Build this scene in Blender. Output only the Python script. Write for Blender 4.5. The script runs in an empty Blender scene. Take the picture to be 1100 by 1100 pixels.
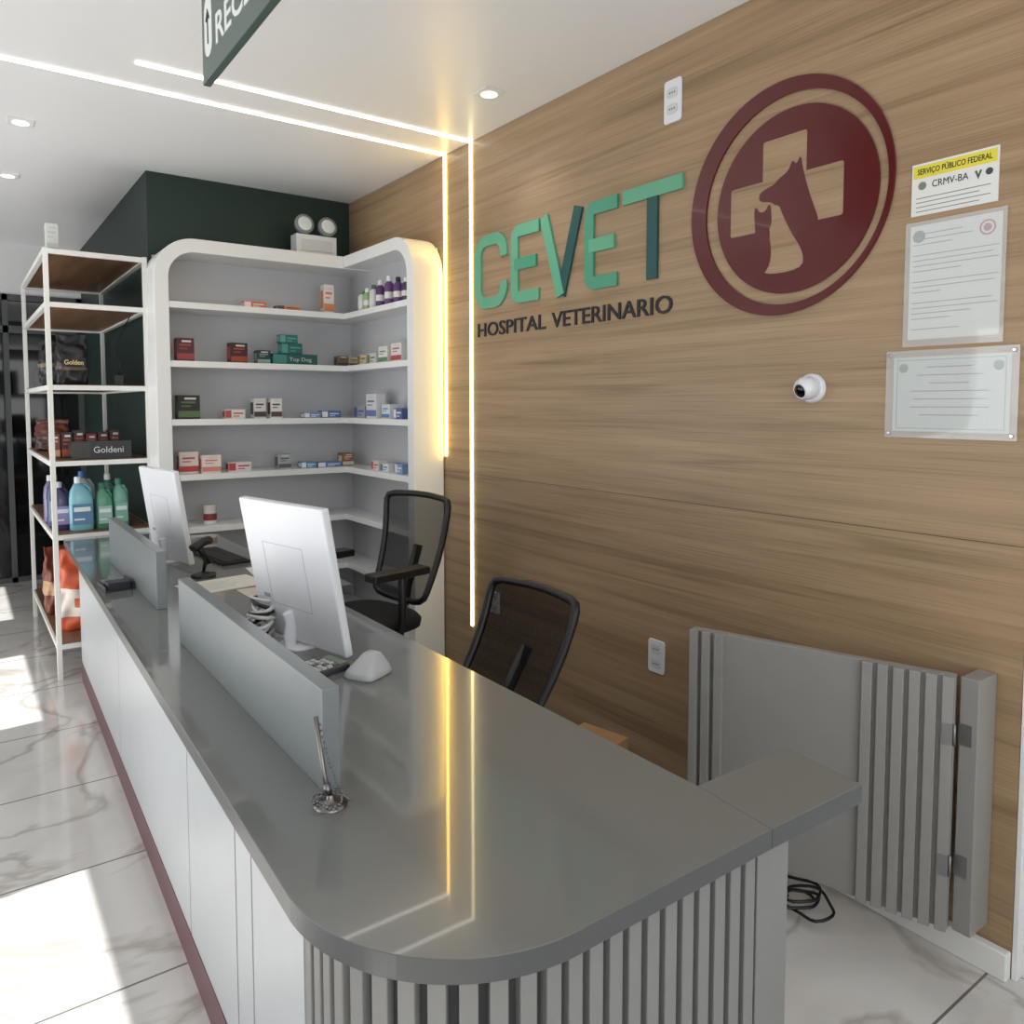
import bpy, bmesh, math, random
from mathutils import Matrix, Vector
random.seed(4)
scene = bpy.context.scene
COL = scene.collection
try:
    scene.view_settings.view_transform = 'Standard'
    scene.view_settings.look = 'None'
except Exception:
    pass

# ------------------------------------------------------------ materials
def lin(c):
    out = []
    for v in c[:3]:
        v = v / 255.0
        out.append(v / 12.92 if v <= 0.04045 else ((v + 0.055) / 1.055) ** 2.4)
    return (out[0], out[1], out[2], 1.0)

MATS = {}
def mat(name, rgb, rough=0.5, metal=0.0, var=0.04, scale=12.0, alpha=1.0, trans=0.0, coat=0.0, bump=0.0, spec=0.5):
    if name in MATS:
        return MATS[name]
    m = bpy.data.materials.new(name)
    m.use_nodes = True
    nt = m.node_tree
    b = nt.nodes['Principled BSDF']
    tc = nt.nodes.new('ShaderNodeTexCoord')
    no = nt.nodes.new('ShaderNodeTexNoise')
    no.inputs['Scale'].default_value = scale
    no.inputs['Detail'].default_value = 3
    nt.links.new(tc.outputs['Object'], no.inputs['Vector'])
    mx = nt.nodes.new('ShaderNodeMix')
    mx.data_type = 'RGBA'
    c = lin(rgb)
    mx.inputs[6].default_value = tuple(min(1, x * (1 - var)) for x in c[:3]) + (1,)
    mx.inputs[7].default_value = tuple(min(1, x * (1 + var)) for x in c[:3]) + (1,)
    nt.links.new(no.outputs['Fac'], mx.inputs[0])
    nt.links.new(mx.outputs[2], b.inputs['Base Color'])
    b.inputs['Roughness'].default_value = rough
    b.inputs['Metallic'].default_value = metal
    b.inputs['Alpha'].default_value = alpha
    b.inputs['Transmission Weight'].default_value = trans
    b.inputs['Coat Weight'].default_value = coat
    b.inputs['Specular IOR Level'].default_value = spec
    if bump > 0:
        bp = nt.nodes.new('ShaderNodeBump')
        bp.inputs['Strength'].default_value = bump
        bp.inputs['Distance'].default_value = 0.002
        nt.links.new(no.outputs['Fac'], bp.inputs['Height'])
        nt.links.new(bp.outputs['Normal'], b.inputs['Normal'])
    MATS[name] = m
    return m

def emit(name, rgb, strength):
    m = bpy.data.materials.new(name)
    m.use_nodes = True
    nt = m.node_tree
    nt.nodes.clear()
    o = nt.nodes.new('ShaderNodeOutputMaterial')
    e = nt.nodes.new('ShaderNodeEmission')
    e.inputs['Color'].default_value = lin(rgb)
    e.inputs['Strength'].default_value = strength
    nt.links.new(e.outputs[0], o.inputs[0])
    MATS[name] = m
    return m

def wood_mat(name, dark, mid, light, rough=0.42, axis='Y'):
    m = bpy.data.materials.new(name)
    m.use_nodes = True
    nt = m.node_tree
    b = nt.nodes['Principled BSDF']
    tc = nt.nodes.new('ShaderNodeTexCoord')
    def noise(sc, vec, det=5, dist=0.0):
        mp = nt.nodes.new('ShaderNodeMapping')
        mp.inputs['Scale'].default_value = vec
        nt.links.new(tc.outputs['Object'], mp.inputs['Vector'])
        n = nt.nodes.new('ShaderNodeTexNoise')
        n.inputs['Scale'].default_value = sc
        n.inputs['Detail'].default_value = det
        n.inputs['Distortion'].default_value = dist
        nt.links.new(mp.outputs[0], n.inputs['Vector'])
        return n
    if axis == 'Y':
        n1 = noise(1.0, (1, 0.6, 22), 10, 0.9)
        n2 = noise(1.0, (1, 2.4, 260), 6, 0.05)
        n3 = noise(1.0, (1, 0.5, 5.0), 5, 1.4)
    else:
        n1 = noise(1.0, (9, 0.9, 9), 6, 1.2)
        n2 = noise(1.0, (150, 5, 1), 3, 0.3)
        n3 = noise(1.0, (2.2, 0.5, 1), 2, 0.5)
    r = nt.nodes.new('ShaderNodeValToRGB')
    r.color_ramp.elements[0].position = 0.27
    r.color_ramp.elements[0].color = lin(dark)
    r.color_ramp.elements[1].position = 0.70
    r.color_ramp.elements[1].color = lin(light)
    e = r.color_ramp.elements.new(0.43)
    e.color = lin(mid)
    nt.links.new(n1.outputs['Fac'], r.inputs['Fac'])
    r2 = nt.nodes.new('ShaderNodeValToRGB')
    r2.color_ramp.elements[0].position = 0.38
    r2.color_ramp.elements[0].color = (0.70, 0.69, 0.68, 1)
    r2.color_ramp.elements[1].position = 0.52
    r2.color_ramp.elements[1].color = (1, 1, 1, 1)
    nt.links.new(n2.outputs['Fac'], r2.inputs['Fac'])
    mx = nt.nodes.new('ShaderNodeMix'); mx.data_type = 'RGBA'; mx.blend_type = 'MULTIPLY'
    mx.inputs[0].default_value = 0.55
    nt.links.new(r.outputs[0], mx.inputs[6]); nt.links.new(r2.outputs[0], mx.inputs[7])
    r3 = nt.nodes.new('ShaderNodeValToRGB')
    r3.color_ramp.elements[0].position = 0.32
    r3.color_ramp.elements[0].color = (0.89, 0.888, 0.885, 1)
    r3.color_ramp.elements[1].position = 0.58
    r3.color_ramp.elements[1].color = (1, 1, 1, 1)
    nt.links.new(n3.outputs['Fac'], r3.inputs['Fac'])
    mx2 = nt.nodes.new('ShaderNodeMix'); mx2.data_type = 'RGBA'; mx2.blend_type = 'MULTIPLY'
    mx2.inputs[0].default_value = 1.0
    nt.links.new(mx.outputs[2], mx2.inputs[6]); nt.links.new(r3.outputs[0], mx2.inputs[7])
    nt.links.new(mx2.outputs[2], b.inputs['Base Color'])
    b.inputs['Roughness'].default_value = rough
    MATS[name] = m
    return m

def marble_floor(name):
    m = bpy.data.materials.new(name)
    m.use_nodes = True
    nt = m.node_tree
    b = nt.nodes['Principled BSDF']
    tc = nt.nodes.new('ShaderNodeTexCoord')
    mp = nt.nodes.new('ShaderNodeMapping')
    mp.inputs['Location'].default_value = (0.34, -0.205, 0)
    nt.links.new(tc.outputs['Object'], mp.inputs['Vector'])
    br = nt.nodes.new('ShaderNodeTexBrick')
    br.offset = 0.0
    br.inputs['Scale'].default_value = 1.0
    br.inputs['Brick Width'].default_value = 1.28
    br.inputs['Row Height'].default_value = 0.64
    br.inputs['Mortar Size'].default_value = 0.0035
    br.inputs['Mortar Smooth'].default_value = 0.0
    nt.links.new(mp.outputs[0], br.inputs['Vector'])
    def vein(scale, det, lo, hi, dist):
        n = nt.nodes.new('ShaderNodeTexNoise')
        n.inputs['Scale'].default_value = scale
        n.inputs['Detail'].default_value = det
        n.inputs['Distortion'].default_value = dist
        nt.links.new(tc.outputs['Object'], n.inputs['Vector'])
        s = nt.nodes.new('ShaderNodeMath'); s.operation = 'SUBTRACT'; s.inputs[1].default_value = 0.5
        a = nt.nodes.new('ShaderNodeMath'); a.operation = 'ABSOLUTE'
        nt.links.new(n.outputs['Fac'], s.inputs[0]); nt.links.new(s.outputs[0], a.inputs[0])
        r = nt.nodes.new('ShaderNodeValToRGB')
        r.color_ramp.elements[0].position = lo
        r.color_ramp.elements[0].color = (0, 0, 0, 1)
        r.color_ramp.elements[1].position = hi
        r.color_ramp.elements[1].color = (1, 1, 1, 1)
        nt.links.new(a.outputs[0], r.inputs['Fac'])
        return r
    v1 = vein(1.3, 5, 0.0, 0.028, 0.9)
    v2 = vein(1.7, 3, 0.0, 0.16, 0.8)
    m1 = nt.nodes.new('ShaderNodeMix'); m1.data_type = 'RGBA'
    m1.inputs[6].default_value = lin((176, 170, 163)); m1.inputs[7].default_value = lin((208, 205, 201))
    nt.links.new(v1.outputs[0], m1.inputs[0])
    m2 = nt.nodes.new('ShaderNodeMix'); m2.data_type = 'RGBA'; m2.blend_type = 'MULTIPLY'; m2.inputs[0].default_value = 0.12
    nt.links.new(m1.outputs[2], m2.inputs[6]); nt.links.new(v2.outputs[0], m2.inputs[7])
    m3 = nt.nodes.new('ShaderNodeMix'); m3.data_type = 'RGBA'
    nt.links.new(br.outputs['Fac'], m3.inputs[0])
    nt.links.new(m2.outputs[2], m3.inputs[6]); m3.inputs[7].default_value = lin((108, 104, 100))
    nt.links.new(m3.outputs[2], b.inputs['Base Color'])
    b.inputs['Roughness'].default_value = 0.1
    b.inputs['Coat Weight'].default_value = 0.3
    MATS[name] = m
    return m

def mesh_fabric(name):
    m = bpy.data.materials.new(name)
    m.use_nodes = True
    nt = m.node_tree
    b = nt.nodes['Principled BSDF']
    b.inputs['Base Color'].default_value = lin((12, 12, 14))
    b.inputs['Roughness'].default_value = 0.95
    b.inputs['Specular IOR Level'].default_value = 0.2
    tc = nt.nodes.new('ShaderNodeTexCoord')
    ck = nt.nodes.new('ShaderNodeTexChecker')
    ck.inputs['Scale'].default_value = 260
    nt.links.new(tc.outputs['Object'], ck.inputs['Vector'])
    r = nt.nodes.new('ShaderNodeMapRange')
    r.inputs[3].default_value = 0.62
    r.inputs[4].default_value = 0.90
    nt.links.new(ck.outputs['Fac'], r.inputs[0])
    nt.links.new(r.outputs[0], b.inputs['Alpha'])
    MATS[name] = m
    return m

M_WOOD = wood_mat('oak_laminate', (132, 108, 80), (156, 130, 99), (171, 145, 113))
M_RACKWOOD = wood_mat('walnut_board', (84, 60, 42), (112, 82, 58), (134, 102, 74), axis='X')
M_FLOOR = marble_floor('marble_tile')
M_MESH = mesh_fabric('mesh_fabric')
M_CEIL = mat('ceiling_paint', (238, 239, 240), 0.35, var=0.01)
M_WHITEWALL = mat('white_paint', (226, 227, 227), 0.6, var=0.01)
M_GREEN = mat('dark_green_paint', (18, 44, 37), 0.55)
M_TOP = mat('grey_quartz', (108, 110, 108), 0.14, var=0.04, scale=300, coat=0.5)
M_TOPSHADE = mat('grey_quartz_shaded', (74, 76, 76), 0.35, var=0.04, scale=300)  # same quartz darkened for the slab edges, shade put into the colour
M_DIV = mat('grey_panel', (116, 122, 124), 0.3)
M_BODY = mat('pale_lacquer', (176, 180, 183), 0.35)
M_SLAT = mat('grey_slat', (124, 124, 122), 0.5)
M_GATE = mat('gate_grey', (138, 137, 133), 0.38)
M_DARK = mat('dark_gap', (28, 28, 30), 0.7)
M_KICK = mat('plum_kick', (98, 62, 68), 0.4)
M_WHITE = mat('white_lacquer', (230, 230, 228), 0.3, var=0.01)
M_SHELFBACK = mat('shelf_back', (192, 193, 196), 0.5, var=0.01)
M_STEELW = mat('white_steel', (222, 222, 217), 0.4)
M_BLACK = mat('black_plastic', (16, 16, 18), 0.45)
M_SEAT = mat('black_fabric', (18, 18, 20), 0.9, bump=0.4, scale=400)
M_CHROME = mat('chrome', (200, 200, 205), 0.18, metal=1.0)
M_GUN = mat('dark_metal', (120, 118, 116), 0.28, metal=1.0)
M_HINGE = mat('brushed_hinge', (140, 140, 140), 0.4, metal=0.8)
M_SILVER = mat('silver_plastic', (190, 192, 195), 0.3, metal=0.4)
M_PLWHITE = mat('white_plastic', (222, 224, 228), 0.3, var=0.01)
M_CABLE = mat('white_cable', (205, 205, 202), 0.4)
M_SCREEN = mat('screen_glass', (10, 11, 14), 0.08)
M_MAROON = mat('maroon_acrylic', (84, 14, 18), 0.25, coat=0.2)
M_INLAY = mat('maroon_inlay', (84, 14, 18), 0.25, coat=0.2)
M_CLEAR = mat('clear_acrylic', (235, 240, 240), 0.04, alpha=0.26, coat=1.0, spec=1.0)
M_PAPER = mat('paper', (220, 220, 216), 0.7, var=0.01)
M_PAPERG = mat('aged_paper', (200, 203, 200), 0.7, var=0.02)
M_GREYTXT = mat('grey_print', (110, 112, 115), 0.7)
M_TXT = mat('black_print', (25, 25, 28), 0.6)
M_DOORGLASS = mat('dark_glass', (14, 17, 18), 0.06)
M_FRAMEGREY = mat('aluminium_grey', (70, 74, 76), 0.4)
M_LED = emit('led_warm', (255, 204, 90), 22.0)
M_LEDW = emit('led_pale', (255, 232, 165), 9.0)
M_LEDC = emit('led_neutral', (255, 250, 238), 6.0)
M_LAMP = emit('lamp_disc', (255, 250, 240), 2.0)
M_SIGN = mat('sign_green', (64, 84, 78), 0.35)

def C(rgb, rough=0.45):
    return mat('paint_%d_%d_%d' % rgb, rgb, rough)

# ------------------------------------------------------------ mesh builder
class MB:
    def __init__(self):
        self.v = []; self.f = []; self.mi = []; self.mats = []; self.sm = []
    def m(self, material):
        if material not in self.mats:
            self.mats.append(material)
        return self.mats.index(material)
    def add(self, verts, faces, material, M=None, smooth=False):
        o = len(self.v)
        for p in verts:
            p = Vector(p)
            if M is not None:
                p = M @ p
            self.v.append(p)
        k = self.m(material)
        for f in faces:
            self.f.append([i + o for i in f]); self.mi.append(k); self.sm.append(smooth)
        return self
    def box(self, x0, x1, y0, y1, z0, z1, material, M=None):
        v = [(x0, y0, z0), (x1, y0, z0), (x1, y1, z0), (x0, y1, z0), (x0, y0, z1), (x1, y0, z1), (x1, y1, z1), (x0, y1, z1)]
        f = [(0, 3, 2, 1), (4, 5, 6, 7), (0, 1, 5, 4), (1, 2, 6, 5), (2, 3, 7, 6), (3, 0, 4, 7)]
        return self.add(v, f, material, M)
    def prism(self, poly, z0, z1, material, M=None, side=None):
        n = len(poly)
        a = sum(poly[i][0] * poly[(i + 1) % n][1] - poly[(i + 1) % n][0] * poly[i][1] for i in range(n))
        if a < 0:
            poly = poly[::-1]
        v = [(p[0], p[1], z0) for p in poly] + [(p[0], p[1], z1) for p in poly]
        f = [tuple(range(n))[::-1], tuple(range(n, 2 * n))]
        for i in range(n):
            j = (i + 1) % n
            f.append((i, j, n + j, n + i))
        k0 = len(self.f)
        self.add(v, f, material, M)
        if side is not None:
            k = self.m(side)
            for q in range(k0 + 2, len(self.f)):
                self.mi[q] = k
        return self
    def lathe(self, prof, material, M=None, n=20, smooth=True):
        v = []; f = []
        for (r, z) in prof:
            for i in range(n):
                a = 2 * math.pi * i / n
                v.append((r * math.cos(a), r * math.sin(a), z))
        k = len(prof)
        for j in range(k - 1):
            for i in range(n):
                i2 = (i + 1) % n
                f.append((j * n + i, j * n + i2, (j + 1) * n + i2, (j + 1) * n + i))
        self.add(v, f, material, M, smooth)
        self.add([v[i] for i in range(n)], [tuple(range(n))[::-1]], material, M)
        self.add([v[(k - 1) * n + i] for i in range(n)], [tuple(range(n))], material, M)
        return self
    def loft(self, secs, material, M=None, n=24, p=4.0, smooth=True):
        v = []; f = []
        for s in secs:
            z, a, b = s[:3]
            ox = s[3] if len(s) > 3 else 0; oy = s[4] if len(s) > 4 else 0
            for i in range(n):
                t = 2 * math.pi * i / n
                c, sn = math.cos(t), math.sin(t)
                v.append((ox + a * math.copysign(abs(c) ** (2 / p), c), oy + b * math.copysign(abs(sn) ** (2 / p), sn), z))
        k = len(secs)
        for j in range(k - 1):
            for i in range(n):
                i2 = (i + 1) % n
                f.append((j * n + i, j * n + i2, (j + 1) * n + i2, (j + 1) * n + i))
        f.append(tuple(range(n))[::-1]); f.append(tuple(range((k - 1) * n, k * n)))
        return self.add(v, f, material, M, smooth)
    def tube(self, pts, r, material, M=None, n=8, closed=False, flat=1.0):
        pts = [Vector(p) for p in pts]
        k = len(pts); v = []; f = []
        up = None
        for i in range(k):
            if closed:
                t = pts[(i + 1) % k] - pts[i - 1]
            else:
                t = pts[min(i + 1, k - 1)] - pts[max(i - 1, 0)]
            t.normalize()
            if up is None:
                up = Vector((0, 0, 1)) if abs(t.z) < 0.9 else Vector((1, 0, 0))
            s = t.cross(up)
            if s.length < 1e-5:
                s = t.cross(Vector((0, 1, 0)))
            s.normalize()
            up = s.cross(t).normalized()
            for j in range(n):
                a = 2 * math.pi * j / n
                v.append(pts[i] + s * r * math.cos(a) + up * r * flat * math.sin(a))
        rng = k if closed else k - 1
        for i in range(rng):
            i2 = (i + 1) % k
            for j in range(n):
                j2 = (j + 1) % n
                f.append((i * n + j, i * n + j2, i2 * n + j2, i2 * n + j))
        if not closed:
            f.append(tuple(range(n))[::-1]); f.append(tuple(range((k - 1) * n, k * n)))
        return self.add(v, f, material, M, True)
    def stroke(self, pts, w, d0, d1, material, M=None):
        pts = [Vector((p[0], p[1])) for p in pts]
        L = []; R = []
        k = len(pts)
        for i in range(k):
            t0 = (pts[i] - pts[i - 1]).normalized() if i > 0 else None
            t1 = (pts[i + 1] - pts[i]).normalized() if i < k - 1 else None
            if t0 is None: t0 = t1
            if t1 is None: t1 = t0
            t = (t0 + t1).normalized()
            nrm = Vector((-t.y, t.x))
            c = max(0.4, t.dot(t0))
            L.append(pts[i] + nrm * w / 2 / c); R.append(pts[i] - nrm * w / 2 / c)
        n = k
        V = [(p.x, p.y, d0) for p in R] + [(p.x, p.y, d0) for p in L] + [(p.x, p.y, d1) for p in R] + [(p.x, p.y, d1) for p in L]
        F = []
        for i in range(n - 1):
            F.append((i, i + 1, n + i + 1, n + i)[::-1])
            F.append((2 * n + i, 2 * n + i + 1, 3 * n + i + 1, 3 * n + i))
            F.append((i, i + 1, 2 * n + i + 1, 2 * n + i))
            F.append((n + i, n + i + 1, 3 * n + i + 1, 3 * n + i)[::-1])
        F.append((0, 2 * n, 3 * n, n)); F.append((n - 1, 2 * n - 1, 4 * n - 1, 3 * n - 1))
        return self.add(V, F, material, M)
    def text(self, s, w, h, ext, material, M=None, z0=0.0, bold=0.0, center=False):
        def tomesh(st):
            cu = bpy.data.curves.new('t', 'FONT')
            cu.body = st; cu.extrude = 0.5; cu.size = 1.0; cu.offset = bold
            cu.resolution_u = 3
            ob = bpy.data.objects.new('t', cu)
            COL.objects.link(ob)
            dg = bpy.context.evaluated_depsgraph_get()
            dg.update()
            me = bpy.data.meshes.new_from_object(ob.evaluated_get(dg))
            vs = [tuple(q.co) for q in me.vertices]; fs = [tuple(q.vertices) for q in me.polygons]
            bpy.data.objects.remove(ob); bpy.data.meshes.remove(me); bpy.data.curves.remove(cu)
            return vs, fs
        ve, _ = tomesh('E')
        eh = max(q[1] for q in ve)
        vs, fs = tomesh(s)
        x0 = min(q[0] for q in vs); x1 = max(q[0] for q in vs)
        if w is None:
            w = (x1 - x0) * h / eh
        off = -w / 2 if center else 0
        vv = [((q[0] - x0) * w / (x1 - x0) + off, q[1] * h / eh, z0 + (q[2] + 0.5) * ext) for q in vs]
        return self.add(vv, fs, material, M)
    def done(self, name, parent=None, origin=None, bevel=0.0, seg=2):
        me = bpy.data.meshes.new(name)
        if origin is None:
            origin = Vector((0, 0, 0))
        origin = Vector(origin)
        me.from_pydata([tuple(p - origin) for p in self.v], [], self.f)
        for mm in self.mats:
            me.materials.append(mm)
        for i, p in enumerate(me.polygons):
            p.material_index = self.mi[i]; p.use_smooth = self.sm[i]
        me.update()
        ob = bpy.data.objects.new(name, me)
        COL.objects.link(ob)
        if parent is None:
            ob.location = origin
        else:
            ob.parent = parent
        if bevel > 0:
            bv = ob.modifiers.new('bevel', 'BEVEL')
            bv.width = bevel; bv.segments = seg; bv.limit_method = 'ANGLE'; bv.angle_limit = math.radians(40)
        return ob

def root(name, loc, rz=0.0, label=None, cat=None, group=None):
    e = bpy.data.objects.new(name, None)
    e.empty_display_size = 0.1
    e.location = loc; e.rotation_euler = (0, 0, rz)
    COL.objects.link(e)
    tag(e, label, cat, group)
    return e
def tag(o, label=None, cat=None, group=None):
    if label: o['label'] = label
    if cat: o['category'] = cat
    if group: o['group'] = group
    return o
def struct(o):
    o['kind'] = 'structure'
    return o
def RZ(x, y, z, a=0.0):
    return Matrix.Translation((x, y, z)) @ Matrix.Rotation(a, 4, 'Z')
def MFRONT(x, y, z):
    return Matrix(((1, 0, 0, x), (0, 0, -1, y), (0, 1, 0, z), (0, 0, 0, 1)))
def arc(cx, cy, r, a0, a1, n=10):
    return [(cx + r * math.cos(math.radians(a0 + (a1 - a0) * i / n)), cy + r * math.sin(math.radians(a0 + (a1 - a0) * i / n))) for i in range(n + 1)]

WX = 2.19
# ------------------------------------------------------------ room shell
b = MB(); b.box(-1.7, 3.2, -1.6, 7.9, -0.1, 0.0, M_FLOOR); struct(b.done('floor'))
b = MB(); b.box(-1.7, 3.2, -1.6, 7.9, 2.84, 2.94, M_CEIL); struct(b.done('ceiling'))
b = MB()
b.box(WX, WX + 0.1, 0.80, 4.88, 0.0, 1.138, M_WOOD)
b.box(WX, WX + 0.1, 0.80, 4.88, 1.140, 2.84, M_WOOD)
b.box(WX + 0.002, WX + 0.09, 0.801, 4.88, 1.138, 1.140, mat('seam_brown', (70, 54, 40), .7))
struct(b.done('wall_right'))
b = MB(); b.box(WX + 0.03, WX + 0.15, -1.6, 0.799, 0, 2.84, M_WHITEWALL); struct(b.done('wall_side'))
b = MB(); b.box(WX - 0.001, WX + 0.1, 0.785, 0.799, 0, 2.84, M_WHITE); struct(b.done('trim_1', bevel=0.002))
b = MB(); b.box(WX - 0.03, WX, 0.80, 3.66, 0, 0.075, M_WHITE); struct(b.done('baseboard_right', bevel=0.004))
b = MB(); b.box(0.944, WX + 0.1, 4.88, 7.75, 0, 2.84, M_GREEN); struct(b.done('wall_back'))
b = MB(); b.box(-1.6, 0.944, 7.72, 7.82, 2.42, 2.84, M_WHITEWALL); struct(b.done('wall_far'))
b = MB()
b.box(-1.6, 0.94, 7.74, 7.76, 0.02, 2.38, M_DOORGLASS)
for x in (-1.6, -0.4, 0.36, 0.90):
    b.box(x, x + 0.04, 7.70, 7.78, 0, 2.42, M_FRAMEGREY)
b.box(-1.6, 0.94, 7.70, 7.78, 2.10, 2.16, M_FRAMEGREY)
b.box(-1.6, 0.94, 7.70, 7.78, 2.37, 2.42, M_FRAMEGREY)
b.box(-1.6, 0.94, 7.70, 7.78, 0.0, 0.04, M_FRAMEGREY)
struct(b.done('door_1'))
b = MB()
b.box(-1.7, -1.6, -1.6, 7.9, 2.05, 2.84, M_WHITEWALL)
for y0, y1 in ((-1.6, -0.6), (0.9, 1.75), (2.6, 4.05), (5.25, 6.2), (7.4, 7.9)):
    b.box(-1.7, -1.6, y0, y1, 0, 2.05, M_WHITEWALL)
struct(b.done('wall_left'))

# ------------------------------------------------------------ LED profiles
def led(name, boxes, label):
    b = MB()
    for q in boxes:
        b.box(*q)
    return tag(b.done(name), label, 'led strip')
led('led_strip', [(WX - 0.006, WX + 0.002, 3.629, 3.647, 1.22, 2.836, M_LED), (-1.0, WX, 3.629, 3.647, 2.834, 2.842, M_LEDC)],
    'long LED line running down the timber wall and across the ceiling')
led('led_strip', [(WX - 0.006, WX + 0.002, 3.371, 3.389, 0.333, 2.836, M_LEDW), (0.63, WX, 3.371, 3.389, 2.834, 2.842, M_LEDC)],
    'second warm LED line bending from ceiling down to chair height')
for i, (x, y) in enumerate([(1.92, 2.82), (0.31, 4.40), (0.31, 5.45)]):
    r = root('downlight', (x, y, 2.84), 0, 'small white recessed ceiling spotlight', 'ceiling light', 'recessed ceiling spotlights')
    b = MB(); b.box(-0.055, 0.055, -0.055, 0.055, -0.006, 0, M_WHITE); b.done('trim_plate', r, bevel=0.002)
    b = MB(); b.lathe([(0.036, -0.009), (0.032, -0.005)], M_LAMP); b.done('lamp', r)
    L = bpy.data.lights.new('spot', 'SPOT'); L.energy = 8; L.spot_size = 1.9; L.spot_blend = 0.8; L.shadow_soft_size = 0.04
    lo = bpy.data.objects.new('downlight_lamp', L); lo.location = (x, y, 2.80); COL.objects.link(lo)

# ------------------------------------------------------------ reception counter
def slab_left(y): return 0.379 + (y - 1.3) * (0.08 / 3.45)
r = root('reception_counter', (0.5, 2.6, 0), 0, 'long grey reception counter with rounded fluted end and raised edge', 'counter')
O = r.location
def out_path(off, n=40):
    rad = 0.30 - off
    cx, cy = 0.374 + 0.30, 0.77 + 0.30
    p = [(slab_left(4.75) + off, 4.75), (slab_left(1.07) + off, 1.07)]
    p += arc(cx, cy, rad, 180, 270, n)[1:]
    return p
top = out_path(0.0)
top += [(1.104, 0.77), (1.118, 0.945), (1.118, 2.86), (1.28, 2.86), (1.28, 3.5), (1.17, 3.5), (1.17, 4.45), (0.88, 4.5), (0.88, 4.75)]
b = MB(); b.prism(top, 0.744, 0.78, M_TOP, None, M_TOPSHADE); b.done('worktop', r, O, bevel=0.0012)
BO = 0.078
def shell(mb, off, th, z0, z1, m, xend, yend=4.72):
    o = out_path(off); o[0] = (o[0][0], yend); o.append((xend, 0.77 + off))
    i = out_path(off + th); i[0] = (i[0][0], yend); i.append((xend, 0.77 + off + th))
    mb.prism(o + i[::-1], z0, z1, m)
b = MB(); shell(b, BO, 0.03, 0.10, 0.744, M_BODY, 1.24)
b.box(1.215, 1.24, 0.85, 0.94, 0.0, 0.744, M_SLAT)
b.box(0.62, 1.1, 2.5, 2.53, 0.0, 0.744, M_BODY)
b.box(0.62, 1.1, 4.40, 4.43, 0.0, 0.744, M_BODY)
b.done('body', r, O)
b = MB(); shell(b, BO - .016, 0.03, 0.0, 0.105, M_KICK, 1.22); b.done('kickboard', r, O)
def bodyx(y): return slab_left(y) + BO
for y0, y1 in ((1.20, 1.50), (1.506, 1.62), (1.626, 2.08), (2.086, 3.30), (3.306, 4.72)):
    b = MB()
    x0, x1 = bodyx(y0), bodyx(y1)
    for za, zb in (((0.105, 0.662), (0.685, 0.740)) if y0 > 2.0 else ((0.105, 0.740),)):
        b.prism([(x0 - 0.014, y0 + .001), (x1 - 0.014, y1 - .001), (x1, y1 - .001), (x0, y0 + .001)], za, zb, M_BODY)
    b.done('panel', r, O, bevel=0.0012)
b = MB()
b.prism([(bodyx(1.2) - 0.002, 1.2), (bodyx(4.72) - 0.002, 4.72), (bodyx(4.72) + .001, 4.72), (bodyx(1.2) + .001, 1.2)], 0.106, 0.739, mat('joint_grey', (60, 62, 64), .6))
b.done('shadow_joint', r, O)
b = MB()
path = [(bodyx(1.19), 1.19)] + out_path(BO, 14)[1:] + [(1.15, 0.77 + BO)]
seg = []
tot = 0
for i in range(len(path) - 1):
    d = (Vector(path[i + 1]) - Vector(path[i])).length
    seg.append((tot, d)); tot += d
N = int(tot / 0.041)
for k in range(N):
    s = (k + 0.5) * tot / N
    for i, (s0, d) in enumerate(seg):
        if s0 <= s <= s0 + d:
            p = Vector(path[i]).lerp(Vector(path[i + 1]), (s - s0) / d)
            t = (Vector(path[i + 1]) - Vector(path[i])).normalized()
            a = math.atan2(t.y, t.x)
            b.box(-0.0135, 0.0135, -0.018, 0.002, 0.02, 0.742, M_SLAT, RZ(p.x, p.y, 0, a))
            break
b.box(1.152, 1.245, 0.77 + BO - .016, 0.77 + BO + .002, 0.02, 0.742, M_SLAT)
b.done('fluted_cladding', r, O, bevel=0.002)
b = MB()
ip = out_path(BO - .0015); ip[0] = (ip[0][0], 1.19); ip.append((1.15, 0.77 + BO - .0015))
iq = out_path(BO + .0015); iq[0] = (iq[0][0], 1.19); iq.append((1.15, 0.77 + BO + .0015))
b.prism(ip + iq[::-1], 0.02, 0.742, mat('flute_shadow', (50, 50, 52), 0.7)); b.done('cladding_backing', r, O)
r2 = root('counter_flap', (1.24, 0.85, 0.74), 0, 'grey worktop flap at the open end of the reception counter', 'counter flap')
b = MB(); b.prism([(1.1045, 0.77), (1.375, 0.764), (1.40, 0.945), (1.1185, 0.945)], 0.744, 0.780, M_TOP, None, M_TOPSHADE); b.done('flap_board', r2, r2.location, bevel=0.001)
b = MB(); b.box(1.255, 1.275, 0.86, 0.92, 0.727, 0.744, M_HINGE); b.done('bracket', r2, r2.location)

for (x, y0, y1, z1) in ((0.533, 1.335, 2.465, 0.975), (0.558, 2.90, 3.92, 0.985)):
    b = MB(); b.prism([(x, y0), (x + 0.035, y0), (x + 0.037, y1), (x + .002, y1)], 0.78, z1, M_DIV)
    tag(b.done('counter_divider', None, (x, y0, 0.78), bevel=0.002), 'low grey upstand panel fixed along the reception counter', 'divider', 'upstand panels on the counter')

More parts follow.
